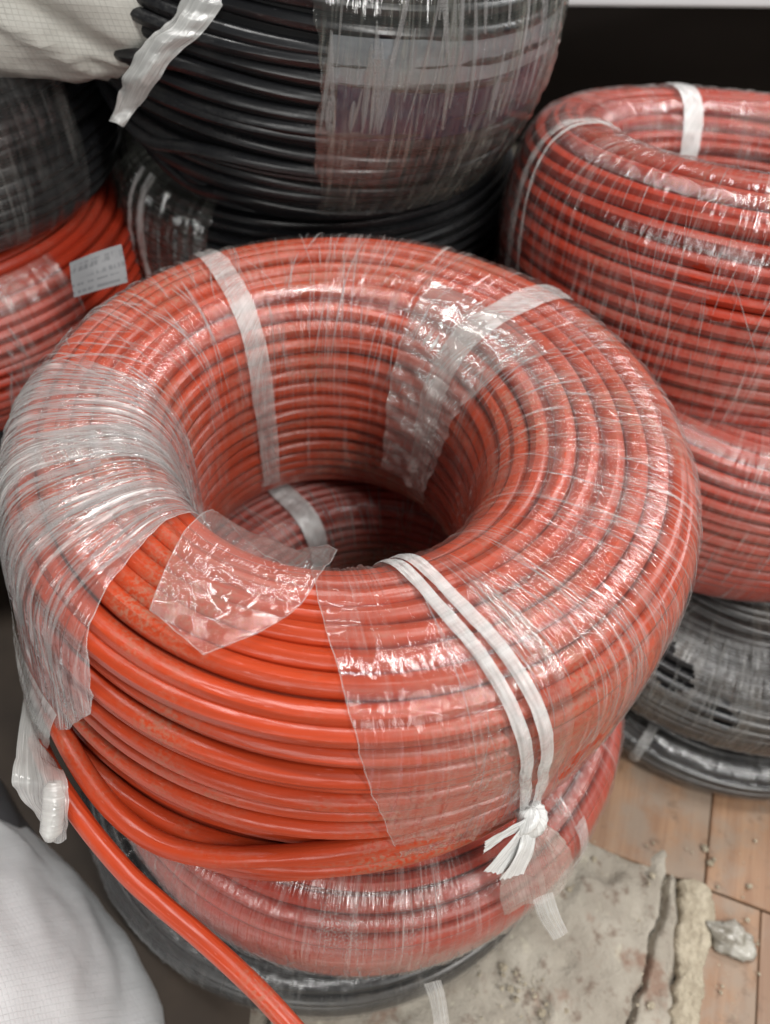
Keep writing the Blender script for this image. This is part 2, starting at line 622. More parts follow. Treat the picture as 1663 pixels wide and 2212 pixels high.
def strap_material(name, col=(0.86, 0.86, 0.83), alpha=0.8, rough=0.2):
    t = NT(name)
    f = t.noise(t.uv((1500, 14, 1)), 1, 3, 0.6)
    g = t.noise(t.uv((160, 60, 1)), 1, 2, 0.6, 0.6)
    k = t.noise(t.uv((30, 45, 1)), 1, 2, 0.6)
    h = t.math('ADD', t.math('MULTIPLY', f, 0.7), t.math('ADD', t.math('MULTIPLY', g, 1.0), t.math('MULTIPLY', k, 2.5)))
    nm = t.bump(h, 0.8, 0.0012)
    c = t.mixc(t.ramp(f, 0.35, 0.65), col + (1,), tuple(x * 0.74 for x in col) + (1,))
    a = t.math('ADD', t.math('MULTIPLY', t.ramp(f, 0.38, 0.66), 0.34), t.math('ADD', t.math('MULTIPLY', t.ramp(k, 0.3, 0.7), 0.2), alpha - 0.28), clamp=True)
    p = t.principled(c, rough, 1.0, nm)
    t.l(a, p.inputs['Alpha'])
    p.inputs['Coat Weight'].default_value = 0.6
    p.inputs['Coat Roughness'].default_value = 0.12
    t.l(nm, p.inputs['Coat Normal'])
    return t.m


STRAP = strap_material('white_ribbon', (0.92, 0.92, 0.9), 0.74)
KNOT = strap_material('ribbon_knot', (0.9, 0.9, 0.88), 1.25)
STRAP_DIM = strap_material('ribbon_under_film', (0.84, 0.83, 0.8), 0.46)
CREASE = strap_material('film_thread', (0.95, 0.95, 0.93), 0.42, 0.12)
CREASE_DIM = strap_material('film_thread_dim', (0.6, 0.6, 0.57), 0.3, 0.15)

# ------------------------------------------------------------------ setting: floor
def floor_mats():
    t = NT('screed')
    o = t.uv(gen='Object')
    a = t.noise(o, 9, 5, 0.62)
    b = t.noise(o, 70, 4, 0.6)
    c = t.noise(o, 420, 2, 0.6)
    col = t.mixc(t.ramp(a, 0.35, 0.66), (0.27, 0.235, 0.19, 1), (0.44, 0.40, 0.335, 1))
    col = t.mixc(t.math('MULTIPLY', t.ramp(b, 0.55, 0.7), 0.7), col, (0.16, 0.105, 0.075, 1))
    e_ = t.noise(o, 16, 4, 0.7)
    col = t.mixc(t.math('MULTIPLY', t.ramp(e_, 0.56, 0.68), 0.65), col, (0.22, 0.11, 0.07, 1))
    col = t.mixc(t.math('MULTIPLY', t.ramp(b, 0.3, 0.38, 1, 0), 0.5), col, (0.5, 0.46, 0.36, 1))
    h = t.math('ADD', t.math('MULTIPLY', b, 1.0), t.math('MULTIPLY', c, 0.35))
    t.principled(col, 0.85, 0.25, t.bump(h, 0.8, 0.004))
    scr = t.m
    woods = []
    for i, (c1, c2) in enumerate((((0.34, 0.2, 0.115, 1), (0.25, 0.135, 0.075, 1)), ((0.30, 0.19, 0.125, 1), (0.23, 0.135, 0.085, 1)),
                                  ((0.37, 0.215, 0.12, 1), (0.28, 0.15, 0.075, 1)))):
        t = NT('parquet_wood')
        g = t.noise(t.uv((130, 5, 40), gen='Object'), 1, 4, 0.6, 0.6)
        d = t.noise(t.uv(gen='Object', loc=(i, 0, 0)), 22, 4, 0.6)
        col = t.mixc(t.ramp(g, 0.3, 0.7), c1, c2)
        col = t.mixc(t.math('MULTIPLY', t.ramp(d, 0.38, 0.62), 0.75), col, (0.27, 0.215, 0.165, 1))
        e_ = t.noise(t.uv(gen='Object', loc=(i, 3, 0)), 60, 5, 0.7)
        col = t.mixc(t.math('MULTIPLY', t.ramp(e_, 0.55, 0.72), 0.6), col, (0.13, 0.08, 0.05, 1))
        t.principled(col, t.math('ADD', t.math('MULTIPLY', d, 0.3), 0.35), 0.4, t.bump(t.math('ADD', g, d), 0.25, 0.001))
        woods.append(t.m)
    return scr, woods


SCREED, WOODS = floor_mats()


def rough_sheet(x0, x1, y0, y1, nx, ny, zf):
    X, Y = np.meshgrid(np.linspace(x0, x1, nx), np.linspace(y0, y1, ny), indexing='ij')
    return np.stack([X, Y, zf(X, Y)], -1)


fl = make('floor', [mesh_grid(rough_sheet(-4, 4, -3, 4, 3, 3, lambda X, Y: X * 0 - 0.012))], SCREED)
tag(fl, kind='structure')
# the parquet runs at a slant; blocks are missing where the screed shows
UX, UY = np.array([math.cos(R(-20.5)), math.sin(R(-20.5))]), np.array([math.sin(R(20.5)), math.cos(R(20.5))])
ORG = np.array([0.339, -0.173])


def in_patch(p):
    d = np.array(p) - ORG
    u, v = d @ UX, d @ UY
    return -0.40 < u < -0.052 and v < -0.002


plank_cache = {}
WB, LB = 0.047, 0.24
for row in range(-4, 5):
    for k in range(-16, 17):
        # lanes along the short side (u), rows along the length (v); odd lanes shift
        u0 = k * WB
        v0 = (row - 1) * LB + (0.0 if k % 2 == 0 else 0.0)
        c = ORG + UX * (u0 - WB / 2 + 0.004) + UY * (v0 + LB / 2)
        if not (-0.6 < c[0] < 0.75 and -0.55 < c[1] < 0.7):
            continue
        corners = [c + UX * a + UY * b for a in (-WB * .4, WB * .4) for b in np.linspace(-LB * .48, LB * .48, 6)]
        if any(in_patch(q) for q in corners):
            # short broken block that stops at the patch
            continue
        wide = row >= 1
        if wide and k % 3:
            continue
        wi = (k * 7 + row * 3) % 3
        if wide:
            c = c + UX * (WB * 1.0)
        key = (wi, wide)
        if key not in plank_cache:
            bm = bulk_smooth_chunks_box((WB * 3 if wide else WB) - 0.0011, LB - 0.0013, 0.012, 0.0008, 1)
            o = make_bm('plank', bm, WOODS[wi], fl)
            plank_cache[key] = o.data
        else:
            o = bpy.data.objects.new('plank', plank_cache[key])
            COL.objects.link(o)
            o.parent = fl
        o.location = (c[0], c[1], -0.006 + random.uniform(-0.0006, 0.0006))
        o.rotation_euler = (random.uniform(-.004, .004), random.uniform(-.006, .006) / (3 if wide else 1), R(-20.5))


U_, V_ = np.meshgrid(np.linspace(0, 1, 200), np.linspace(0, 1, 190), indexing='ij')
vv = -0.40 + 0.40 * V_
ur = -0.050 + 0.007 * fbm(vv * 45, vv * 0, 12) - 0.02 * V_ ** 6
ul = (-0.06 + 0.012 * fbm(vv * 30, vv * 0, 2) - ORG[0] - UY[0] * vv) / UX[0]
uu = ul + (ur - ul) * U_
vv = vv + V_ ** 4 * (0.018 * fbm(uu * 28, uu * 0 + 4, 3) + 0.016)
zz = 0.0005 + 0.0030 * fbm(uu * 34, vv * 34, 5, 5) + 0.0055 * fbm(uu * 12, vv * 12, 8) + 0.003 * np.sign(fbm(uu * 16 + 7, vv * 13, 21)) * np.clip(np.abs(fbm(uu * 16 + 7, vv * 13, 21)) * 9, 0, 1)
zz = zz - 0.018 * np.exp(-((uu - (-0.085 + 0.10 * (vv + 0.1) + 0.006 * fbm(vv * 50, vv * 0, 3))) / 0.0018) ** 2)
rim = np.minimum((1 - U_) / 0.02, (1 - V_) / 0.025).clip(0, 1)
zz = zz * rim - 0.007 * (1 - rim) + 0.002 * rim
sp_ = make('concrete_patch', [mesh_grid(np.stack([ORG[0] + UX[0] * uu + UY[0] * vv, ORG[1] + UX[1] * uu + UY[1] * vv, zz], -1))], SCREED)
tag(sp_, kind='structure')

# back of the room: dark wall and the white shelf edge far behind
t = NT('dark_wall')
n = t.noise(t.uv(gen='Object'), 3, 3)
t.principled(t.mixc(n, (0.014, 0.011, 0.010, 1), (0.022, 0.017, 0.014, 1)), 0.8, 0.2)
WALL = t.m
bm = bulk_smooth_chunks_box(5, 0.1, 2.5, 0.004, 1)
o = make_bm('wall', bm, WALL)
o.location = (0, 1.25, 1.25)
tag(o, kind='structure')
t = NT('white_board')
n = t.noise(t.uv(gen='Object'), 12, 2)
t.principled(t.mixc(n, (0.78, 0.78, 0.8, 1), (0.7, 0.7, 0.73, 1)), 0.4, 0.4)
BOARD = t.m

# ------------------------------------------------------------------ coil stacks
D1 = 0.0098
DA = 0.0113
# --- the coil in front
A = Coil('cable_coil', 'open-topped orange cable coil in front, film torn open, top of the front stack', (-0.003, 0), -0.190, 0.190, 0.089, 0.202, DA,
         tilt=(0, 0.03, 0), e=3.5, seed=3)
A.hole_shift = (-0.020, -0.005)


def sag(th, sv):
    """the lower outer turns at the left and front have slumped outwards"""
    dth = (np.degrees(th) - 222 + 180) % 360 - 180
    win = np.exp(-(dth / 50.0) ** 2)
    low = np.clip((sv - 0.62) / 0.30, 0, 1) * (sv < 1.0) * np.clip((1.03 - sv) / 0.1, 0, 1)
    low = low * low * (3 - 2 * low)
    return 0.022 * win * low, -0.004 * win * low


A.deform = sag


def loose(k, tau, th, sv):
    """turns sag and stand off where the film has been torn away, at the front left"""
    dth = (np.degrees(th) % 360 - 246 + 180) % 360 - 180
    win = np.exp(-(dth / 42.0) ** 2)
    low = np.clip((sv - 0.70) / 0.22, 0, 1)
    a = win * low * (0.005 * math.sin(k * 2.4) + 0.004)
    b = win * low * (0.002 + 0.005 * low + 0.0045 * math.sin(k * 1.9 + 1))
    b = b + win * 0.0012 * math.sin(k * 3.1)
    # some turns have slipped inside, the others have spread apart over them
    lw = win * np.clip((sv - 0.655) / 0.10, 0, 1)
    m = k % 3
    a = a + lw * (0.30, 0.0, -0.30)[m] / A.N
    b = b + lw * (0.0012, -0.0075, 0.0004)[m]
    return a, b


A.turns(RED, 0.07, 0.955, 176, 12, jit=0.19, lift=0.12, extra=loose, seam=80, core=CORE_R, cross=3, cross_s=(0.73, 0.92, 234, 12, 14))
# film: everywhere but the torn gap at the front left
holes = [(306, 0.722, 3.6, 0.020), (304, 0.757, 2.3, 0.016), (311, 0.80, 2.6, 0.016), (297, 0.835, 1.7, 0.008), (303, 0.865, 1.6, 0.012)]
A.film(FILM, 296, 536, 0.10, 0.90, 520, 170, amp=0.0007, edge=0.02, holes=holes, skew=0.05)


def front_edge(u, v, th, sv):
    left = R(266) + 0.25 * np.clip((sv - 0.45) / 0.45, -0.3, 1.2) + 0.006 * fbm(sv * 60, sv * 0, 4)
    return left + (R(300) - left) * u, sv


A.film(FILM_FRONT, 262, 300, 0.30, 0.815, 150, 170, amp=0.0011, edge=0.0, fs=45, rim=(0,), shape=front_edge, off=DA * 0.5 + 0.001)


def left_edge(u, v, th, sv):
    right = R(226) + 0.16 * np.clip((sv - 0.42) / 0.25, 0, 1) - 0.36 * np.clip((sv - 0.64) / 0.24, 0, 1) + 0.012 * fbm(sv * 45, sv * 0, 6)
    left = R(172) + 0.02 * fbm(sv * 20, sv * 0, 9)
    return left + (right - left) * u, sv


A.film(FILM_MILKY, 172, 226, 0.20, 0.93, 260, 170, amp=0.0012, edge=0.0, fs=75, rim=(-1,), shape=left_edge, off=DA * 0.5 + 0.002)
A.creases(CREASE, 190, 172, 224, 0.33, 0.70, wid=(0.0002, 0.0007), ln=(0.10, 0.34), slant=0.14, off=DA * 0.5 + 0.0036)
A.creases(CREASE, 70, 176, 228, 0.36, 0.66, wid=(0.0007, 0.0018), ln=(0.10, 0.3), slant=0.12, off=DA * 0.5 + 0.0036)
A.creases(CREASE, 210, 286, 345, 0.42, 0.80, wid=(0.00012, 0.0005), ln=(0.05, 0.25), slant=0.14)
A.creases(CREASE, 260, -15, 55, 0.38, 0.72, wid=(0.00012, 0.0005), ln=(0.02, 0.10), slant=0.5)
A.creases(CREASE, 260, 60, 174, 0.30, 0.74, wid=(0.00012, 0.0006), ln=(0.03, 0.2), slant=0.28)
A.creases(CREASE, 40, 130, 174, 0.40, 0.72, wid=(0.0006, 0.0014), ln=(0.04, 0.2), slant=0.5)
# white ribbons that tie the coil
A.strap(STRAP_DIM, 122.5, 128, 0.13, 0.73, 0.0165)
A.strap(STRAP_DIM, 45, 42, 0.14, 0.73, 0.019)
A.strap(STRAP_DIM, 195, 198, 0.20, 0.74, 0.024, off=DA * 0.5 + 0.0012)
A.strap(STRAP, 285.5, 297, 0.36, 0.815, 0.0066)
A.strap(STRAP, 289.8, 299, 0.36, 0.815, 0.0068, off=DA * 0.5 + 0.003)


def sheet(name, corners, mat, parent, nu=60, nv=60, amp=0.003, freq=60, inv=None, fold=None, label=None, seed=0, rim=0.0):
    """loose piece of film spanning rows of control points (list of rows, each a list of points)"""
    rows = [catmull(r, nv) for r in corners]
    G = np.stack(rows, 0)
    G = np.stack([catmull(G[:, j], nu) for j in range(nv)], 1)
    du = np.gradient(G, axis=0)
    dv = np.gradient(G, axis=1)
    nn = np.cross(du, dv)
    nn /= np.linalg.norm(nn, axis=-1)[..., None] + 1e-12
    lu = np.concatenate([[0], np.cumsum(np.linalg.norm(np.diff(G[:, nv // 2], axis=0), axis=1))])
    lv = np.concatenate([[0], np.cumsum(np.linalg.norm(np.diff(G[nu // 2], axis=0), axis=1))])
    Ug, Vg = np.meshgrid(lu, lv, indexing='ij')
    w = fbm(Ug * freq, Vg * freq, seed + 2, 3)
    rid = 1 - np.abs(fbm(Ug * freq * 0.8 + 5, Vg * freq * 0.6, seed + 8, 2)) * 2
    G = G + nn * (amp * (w + 0.7 * rid))[..., None]
    if inv is not None:
        Mi = np.array(inv)
        G = G @ Mi[:3, :3].T + Mi[:3, 3]
    U = np.stack([Vg, Ug], -1)
    o = make(name, [mesh_grid(G, U)], mat, parent)
    if label:
        o['label'] = label
    if rim:
        ring = np.concatenate([G[:, 0], G[-1, 1:], G[::-1, -1][1:], G[0, ::-1][1:]])
        Nr = np.tile(nn.mean((0, 1)), (len(ring), 1))
        make('film_edge', [mesh_grid(*tube(ring, Nr, rim, 5))], CREASE, o)
    return o


def local(root):
    Mw = Matrix.Translation(root.location) @ root.rotation_euler.to_matrix().to_4x4()
    return Mw.inverted()


# loose square of film lying over the bare cables
def on_top(C_, x, y, lift):
    x, y = x + 0.003 - C_.hole_shift[0] * 0.6, y
    th, rad = math.atan2(y, x), math.hypot(x, y)
    sv = C_.s_top(rad)
    return C_.P(np.array(th), np.array(sv), C_.d / 2 + lift)


rows = []
TL, TR, BR, BL = np.array([-0.078, -0.075]), np.array([-0.012, -0.112]), np.array([-0.075, -0.158]), np.array([-0.100, -0.139])
TM = np.array([-0.035, -0.094])
for v in np.linspace(0, 1, 7):
    a = TL * (1 - v) + BL * v
    m = TM * (1 - v) + (BL * 0.5 + BR * 0.5) * v
    b = TR * (1 - v) + BR * v + np.array([0.004, -0.008]) * math.sin(v * math.pi)
    rows.append([on_top(A, *p, 0.003 + 0.008 * (1 - v) ** 2 + 0.0015) for p in (a, (a + m) / 2, m, (m + b) / 2, b)])
sheet('film_flap', rows, FILM_FLAP, A.root, 90, 100, 0.0026, 52, label='loose torn flap of clear film', rim=0.00018)
# film hanging into the hole over the ribbon at the back right
rows = []
for v in np.linspace(0, 1, 8):
    ang = (R(22) + R(8) * v, R(66) - R(4) * v)
    rows.append([A.P(np.array(ang[0] + (ang[1] - ang[0]) * k), np.array(0.47 - 0.27 * v), DA / 2 + 0.004 + 0.012 * v) for k in np.linspace(0, 1, 6)])
sheet('film_flap', rows, FILM_CRUMPLE, A.root, 100, 100, 0.0034, 80, seed=4, label='crumpled film hanging into the hole')

# knot of the two front ribbons, with frayed ends
kp = A.P(np.array(R(297.3)), np.array(0.808), DA / 2 + 0.007)
kn = np.array([math.cos(R(297.3)), math.sin(R(297.3)), 0.25])
kn /= np.linalg.norm(kn)
tang = np.array([-math.sin(R(297.3)), math.cos(R(297.3)), 0])     # to the right along the coil
down = np.cross(tang, kn)
if down[2] > 0:
    down = -down
ch = []
u, v = np.meshgrid(np.linspace(0, 2 * np.pi, 25), np.linspace(0, np.pi, 15), indexing='ij')
bl = 1 + 0.25 * np.sin(3 * u + 4 * v) * np.sin(v)
ch.append(mesh_grid(kp + 0.0085 * (bl * np.sin(v) * np.cos(u))[..., None] * tang + 0.0115 * (bl * np.cos(v))[..., None] * down
                    + 0.0075 * (bl * np.sin(v) * np.sin(u))[..., None] * kn, np.stack([u * .005, v * .005], -1)))
knot = make('knot', ch, KNOT, A.root)


def ribbon(P0, dirs, w0, w1, n=16, lift=0.004, seed=0):
    """frayed tail: fans out from w0 to w1 along a path of points"""
    C_ = catmull([P0] + dirs, n)
    side = np.cross(np.gradient(C_, axis=0), kn)
    side /= np.linalg.norm(side, axis=1)[:, None] + 1e-9
    k = np.linspace(-1, 1, 11)
    w = np.linspace(w0, w1, n)
    fr = 0.0012 * fbm(k[None] * 5 + seed, np.linspace(0, 3, n)[:, None], seed)
    V = C_[:, None] + side[:, None] * (w[:, None] * k[None])[..., None] + kn * fr[..., None]
    jag = np.where(np.arange(11) % 2 == 0, 0.0, 1.0) * 0.5 + 0.5 * np.random.default_rng(seed).random(11)
    V[-1] = V[-1] * (1 - 0.35 * jag[:, None]) + V[-3] * 0.35 * jag[:, None]
    U = np.stack(np.broadcast_arrays(k[None] * w1, np.linspace(0, .03, n)[:, None]), -1)
    return mesh_grid(V, U)


make('ribbon_end', [ribbon(kp, [kp - tang * 0.010 + down * 0.006 + kn * .005, kp - tang * 0.027 + down * 0.020 + kn * .008], 0.004, 0.0125, seed=1),
                    ribbon(kp, [kp - tang * 0.006 + down * 0.012 + kn * .007, kp - tang * 0.016 + down * 0.031 + kn * .010], 0.004, 0.010, seed=2)],
     KNOT, knot)
make('ribbon_end', [ribbon(kp, [kp - tang * 0.016 - down * 0.009 + kn * .004, kp - tang * 0.034 - down * 0.011 + kn * .006], 0.004, 0.0055, seed=3)],
     KNOT, knot)
# gathered film running down from the knot
rows = []
for v in np.linspace(0, 1, 6):
    c0 = kp + down * (0.095 * v) + tang * (0.016 * v - 0.002) + kn * (0.001 + 0.004 * v)
    w = 0.006 + 0.020 * math.sin(min(1, v * 1.3) * math.pi * 0.5)
    rows.append([c0 + tang * (w * k) + kn * 0.003 * math.sin(k * 3 + v) for k in np.linspace(-1, 1, 5)])
sheet('film_tail', rows, FILM_HANG, A.root, 50, 40, 0.0018, 120, seed=9)

# twisted film hanging off the left side with a rolled end
iA = local(A.root)
def on_side(th, sv, off):
    p = A.P(np.array(R(th)), np.array(sv), off)
    return np.array(A.root.location) + np.array(A.root.rotation_euler.to_matrix()) @ p


rows = [[on_side(a, 0.74, DA * 0.5 + 0.004) for a in (204, 211, 218, 224)],
        [on_side(a, 0.80, DA * 0.5 + 0.006) for a in (204, 210, 216, 222)],
        [on_side(a, 0.86, DA * 0.5 + 0.009) for a in (206, 211, 215, 220)],
        [at(32, 1655, .405), at(66, 1665, .40), at(103, 1670, .393), at(140, 1672, .388)],
        [at(38, 1710, .405), at(72, 1722, .40), at(112, 1724, .39), at(152, 1724, .385)],
        [at(85, 1770, .405), at(105, 1780, .40), at(130, 1780, .395), at(150, 1780, .388)],
        [at(95, 1805, .403), at(110, 1818, .40), at(128, 1822, .395), at(145, 1812, .39)]]
sheet('film_tail', rows, FILM_TAIL, A.root, 70, 50, 0.0014, 70, inv=iA, seed=12, label='milky film tail hanging off the left side')
pts = [at(118, 1688, .386), at(116, 1730, .385), at(112, 1780, .386), at(108, 1812, .388)]
Cv = catmull(pts, 20)
rr = np.interp(np.linspace(0, 1, 20), [0, .1, .8, 1], [.0035, .0056, .0056, .003])
ch = tube_chunks(Cv, np.tile(RT, (20, 1)), rr, 12)
Mi = np.array(iA)
ch = [(v @ Mi[:3, :3].T + Mi[:3, 3], q, u) for v, q, u in ch]
make('rolled_film', ch, FILM_TAIL, A.root)

# the free end of the cable runs down to the front
pts = [at(80, 1600, .455), at(100, 1645, .43), at(128, 1697, .406), at(165, 1753, .398), at(210, 1813, .394), at(280, 1893, .389), at(350, 1956, .386),
       at(425, 2018, .382), at(500, 2085, .378), at(575, 2158, .374), at(650, 2242, .37), at(740, 2350, .368)]
Cv = catmull(pts, 90)
ch = tube_chunks(Cv, np.tile(UP, (90, 1)), DA * 0.46, 14)
ch = [(v @ Mi[:3, :3].T + Mi[:3, 3], q, u) for v, q, u in ch]
make('loose_cable_end', ch, RED, A.root)

# --- the coil under it
B = Coil('cable_coil', 'red cable coil fully wrapped in film, directly under the torn open front coil', (0.004, -0.048), -0.318, 0.127, 0.094, 0.193, D1,
         e=3.6, seed=11)
B.hole_shift = (0.012, 0.028)
B.turns(RED_B, 0.10, 0.95, 128, 8, jit=0.2, lift=0.1, core=CORE_R)
B.film(FILM_SIDE, 0, 360, 0.12, 0.97, 420, 110, amp=0.0008, edge=0.0)
B.creases(CREASE, 260, 180, 380, 0.66, 0.95, wid=(0.0002, 0.0008), ln=(0.06, 0.22), slant=0.15)
B.creases(CREASE, 60, 60, 150, 0.30, 0.6, wid=(0.0002, 0.0008), ln=(0.06, 0.2), slant=0.3)
B.strap(STRAP, 122, 119, 0.25, 0.62, 0.018)
B.strap(STRAP_DIM, 318, 316, 0.60, 0.96, 0.010)

iB = local(B.root)
rows = [[at(1150, 1945, .405), at(1172, 1932, .405), at(1192, 1925, .407)], [at(1165, 1985, .41), at(1185, 1976, .408), at(1206, 1968, .41)], [at(1195, 2030, .418), at(1212, 2022, .417), at(1226, 2012, .418)]]
sheet('ribbon_end', rows, STRAP_DIM, B.root, 20, 14, 0.0008, 60, inv=iB)

rows = [[at(915, 2125, .432), at(935, 2120, .43), at(952, 2116, .432)], [at(928, 2165, .437), at(946, 2160, .435), at(962, 2156, .437)], [at(940, 2230, .445), at(958, 2228, .444), at(972, 2225, .445)]]
sheet('ribbon_end', rows, STRAP_DIM, B.root, 20, 14, 0.0008, 60, inv=iB, seed=5)

# --- black coil at the foot of the front stack
C = Coil('cable_coil', 'black cable coil on the floor under the two red coils of the front stack', (-0.02, -0.04), -0.400, 0.082, 0.1, 0.213, D1,
         e=2.6, seed=17)
C.turns(BLACK, 0.35, 0.95, 112, 8, jit=0.3, lift=0.12, core=CORE_K)
C.film(FILM_DARK, 180, 360, 0.5, 0.96, 240, 70, amp=0.0008)
C.creases(CREASE_DIM, 70, 190, 350, 0.6, 0.93, wid=(0.0002, 0.0008), ln=(0.06, 0.2))

# --- right stack
I = Coil('cable_coil', 'tilted red cable coil with open hole on top of the right stack, film torn', (0.312, 0.251), 0.036 - 0.182, 0.182, 0.105, 0.198, 0.0106,
         tilt=(-0.2, 0.017, 0), e=2.7, seed=23)
I.turns(RED_B, 0.07, 0.95, 128, 8, jit=0.2, lift=0.12, core=CORE_R)
hol = [(258, 0.60, 7, 0.03), (248, 0.70, 6, 0.02), (266, 0.715, 5, 0.025), (240, 0.66, 2.5, 0.012), (275, 0.62, 8, 0.02)]
I.film(FILM, 60, 420, 0.12, 0.93, 800, 230, amp=0.0009, edge=0.0, holes=hol)
I.creases(CREASE, 170, 180, 290, 0.5, 0.9, wid=(0.00015, 0.0005), ln=(0.03, 0.16), slant=0.22)
I.creases(CREASE, 80, 60, 180, 0.3, 0.6, wid=(0.00015, 0.0005), ln=(0.05, 0.16), slant=0.35)
I.strap(STRAP_DIM, 186, 192, 0.45, 0.86, 0.010)
I.strap(STRAP_DIM, 189, 197, 0.45, 0.80, 0.004)
I.strap(STRAP, 100, 100, 0.16, 0.62, 0.02)
J = Coil('cable_coil', 'red film-wrapped cable coil between the tilted red coil and the black coils, right stack', (0.335, 0.205), -0.245, 0.163, 0.1, 0.198, D1,
         e=2.6, seed=29)
J.turns(RED_B, 0.4, 0.95, 112, 8, jit=0.15, lift=0.08, core=CORE_R)
J.film(FILM_SIDE, 120, 380, 0.45, 0.96, 300, 80, amp=0.0006, holes=[(235, 0.72, 3.5, 0.02), (238, 0.79, 2.5, 0.018)])
J.creases(CREASE, 90, 190, 300, 0.6, 0.95, wid=(0.0002, 0.0006), ln=(0.06, 0.2), slant=0.1)
K = Coil('cable_coil', 'black cable coil in dusty torn film directly under the red coils at right', (0.365, 0.135), -0.357, 0.112, 0.03, 0.212, D1, e=2.3, seed=31)
K.turns(BLACK, 0.36, 0.95, 112, 8, jit=0.25, lift=0.1, core=CORE_K)
K.film(FILM_DUSTY, 150, 330, 0.42, 0.96, 260, 80, amp=0.001, holes=[(236, 0.66, 6, 0.03), (250, 0.70, 4, 0.02)])
K.creases(CREASE_DIM, 50, 215, 260, 0.52, 0.75, wid=(0.0003, 0.0012), ln=(0.06, 0.18), slant=0.3)
K.creases(CREASE_DIM, 60, 190, 290, 0.6, 0.95, wid=(0.0002, 0.0007), ln=(0.1, 0.24), slant=0.15)
L_ = Coil('cable_coil', 'flat dusty black cable coil on the floor at the foot of the right stack', (0.37, 0.10), -0.400, 0.045, 0.1, 0.19, 0.0085, e=2.3, seed=37)
L_.turns(BLACK, 0.45, 0.95, 112, 8, jit=0.2, lift=0.1, core=CORE_K)
L_.film(FILM_DARK, 170, 330, 0.5, 0.97, 200, 40, amp=0.0006)
L_.strap(STRAP_DIM, 233, 233, 0.6, 0.95, 0.009)

# --- middle stack behind
D = Coil('cable_coil', 'big glossy black cable coil at the back, half covered by silvery film', (-0.052, 0.378), -0.036, 0.25, 0.02, 0.188, 0.0100,
         tilt=(0.02, 0.10, 0), e=2.05, seed=41)
D.turns(BLACK, 0.3, 0.97, 144, 10, jit=0.42, lift=0.22, core=CORE_K, cross=2, cross_s=(0, 1, 212, 25, 12))
D.film(FILM_GREY, 271, 400, 0.45, 0.90, 260, 120, amp=0.0014, edge=0.05, skew=0.12, fs=70,
       holes=[(284, 0.70, 2.0, 0.010), (300, 0.64, 1.2, 0.008)])
D.creases(CREASE, 60, 272, 340, 0.5, 0.78, wid=(0.0004, 0.0022), ln=(0.08, 0.26), slant=0.12)
E_ = Coil('cable_coil', 'black cable coil in torn clear film directly under the big glossy black coil', (-0.05, 0.42), -0.195, 0.168, 0.1, 0.2, D1, e=2.4, seed=43)
E_.turns(BLACK, 0.4, 0.95, 112, 8, jit=0.3, lift=0.12, core=CORE_K)
E_.film(FILM_GREY, 150, 246, 0.5, 0.92, 180, 80, amp=0.002)
E_.strap(STRAP, 222, 228, 0.55, 0.9, 0.010)
E_.strap(STRAP, 217, 223, 0.55, 0.9, 0.006)

# --- left stack
G = Coil('cable_coil', 'red cable coil with a white paper tag, under a black coil at the left edge', (-0.392, 0.30), -0.190, 0.140, 0.1, 0.19, D1, e=2.5, seed=47)
G.turns(RED_B, 0.4, 0.95, 112, 8, jit=0.25, lift=0.12, core=CORE_R)
G.film(FILM_SIDE, 250, 330, 0.55, 0.93, 160, 60, amp=0.0012, holes=[(300, 0.75, 7, 0.05)])
G.creases(CREASE, 60, 260, 330, 0.6, 0.9, ln=(0.04, 0.15))
Fk = Coil('cable_coil', 'dark dusty black cable coil under the cream sack, above the tagged red coil', (-0.388, 0.32), -0.048, 0.15, 0.1, 0.185, D1, e=2.4, seed=53)
Fk.turns(BLACK, 0.4, 0.95, 112, 8, jit=0.3, lift=0.12, core=CORE_K)
Fk.film(FILM_DARK, 230, 340, 0.5, 0.93, 160, 60, amp=0.0012)
Hk = Coil('cable_coil', 'black cable coil in shadow under the tagged red coil at the left', (-0.385, 0.29), -0.31, 0.118, 0.1, 0.19, D1, e=2.4, seed=59)
Hk.turns(BLACK, 0.45, 0.95, 96, 8, jit=0.2, core=CORE_K)

# label strip under the film of the big black coil
t = NT('label_pale')
n = t.noise(t.uv((60, 200, 1)), 1, 3)
t.principled(t.mixc(n, (0.26, 0.28, 0.29, 1), (0.12, 0.135, 0.15, 1)), 0.25, 0.6)
LAB1 = t.m
t = NT('label_navy')
n = t.noise(t.uv((60, 200, 1)), 1, 3)
t.principled(t.mixc(n, (0.006, 0.010, 0.03, 1), (0.012, 0.02, 0.05, 1)), 0.25, 0.6)
LAB2 = t.m


def band(C_, mat, a0, a1, s0, s1, off, name, slope=0.0):
    u, v = np.meshgrid(np.linspace(0, 1, 60), np.linspace(0, 1, 14), indexing='ij')
    th = R(a0) + (R(a1) - R(a0)) * u
    sv = s0 + (s1 - s0) * v + slope * u
    V = C_.P(th, sv, off + 0.0006 * fbm(u * 12, v * 5, 3))
    return make(name, [mesh_grid(V, np.stack([th * C_.Ro, sv * C_.L], -1))], mat, C_.root)


band(D, LAB1, 274, 338, 0.695, 0.735, D.d / 2 + 0.0004, 'label_strip', 0.0)
band(D, LAB2, 276, 330, 0.736, 0.79, D.d / 2 + 0.0004, 'label_strip', 0.0)

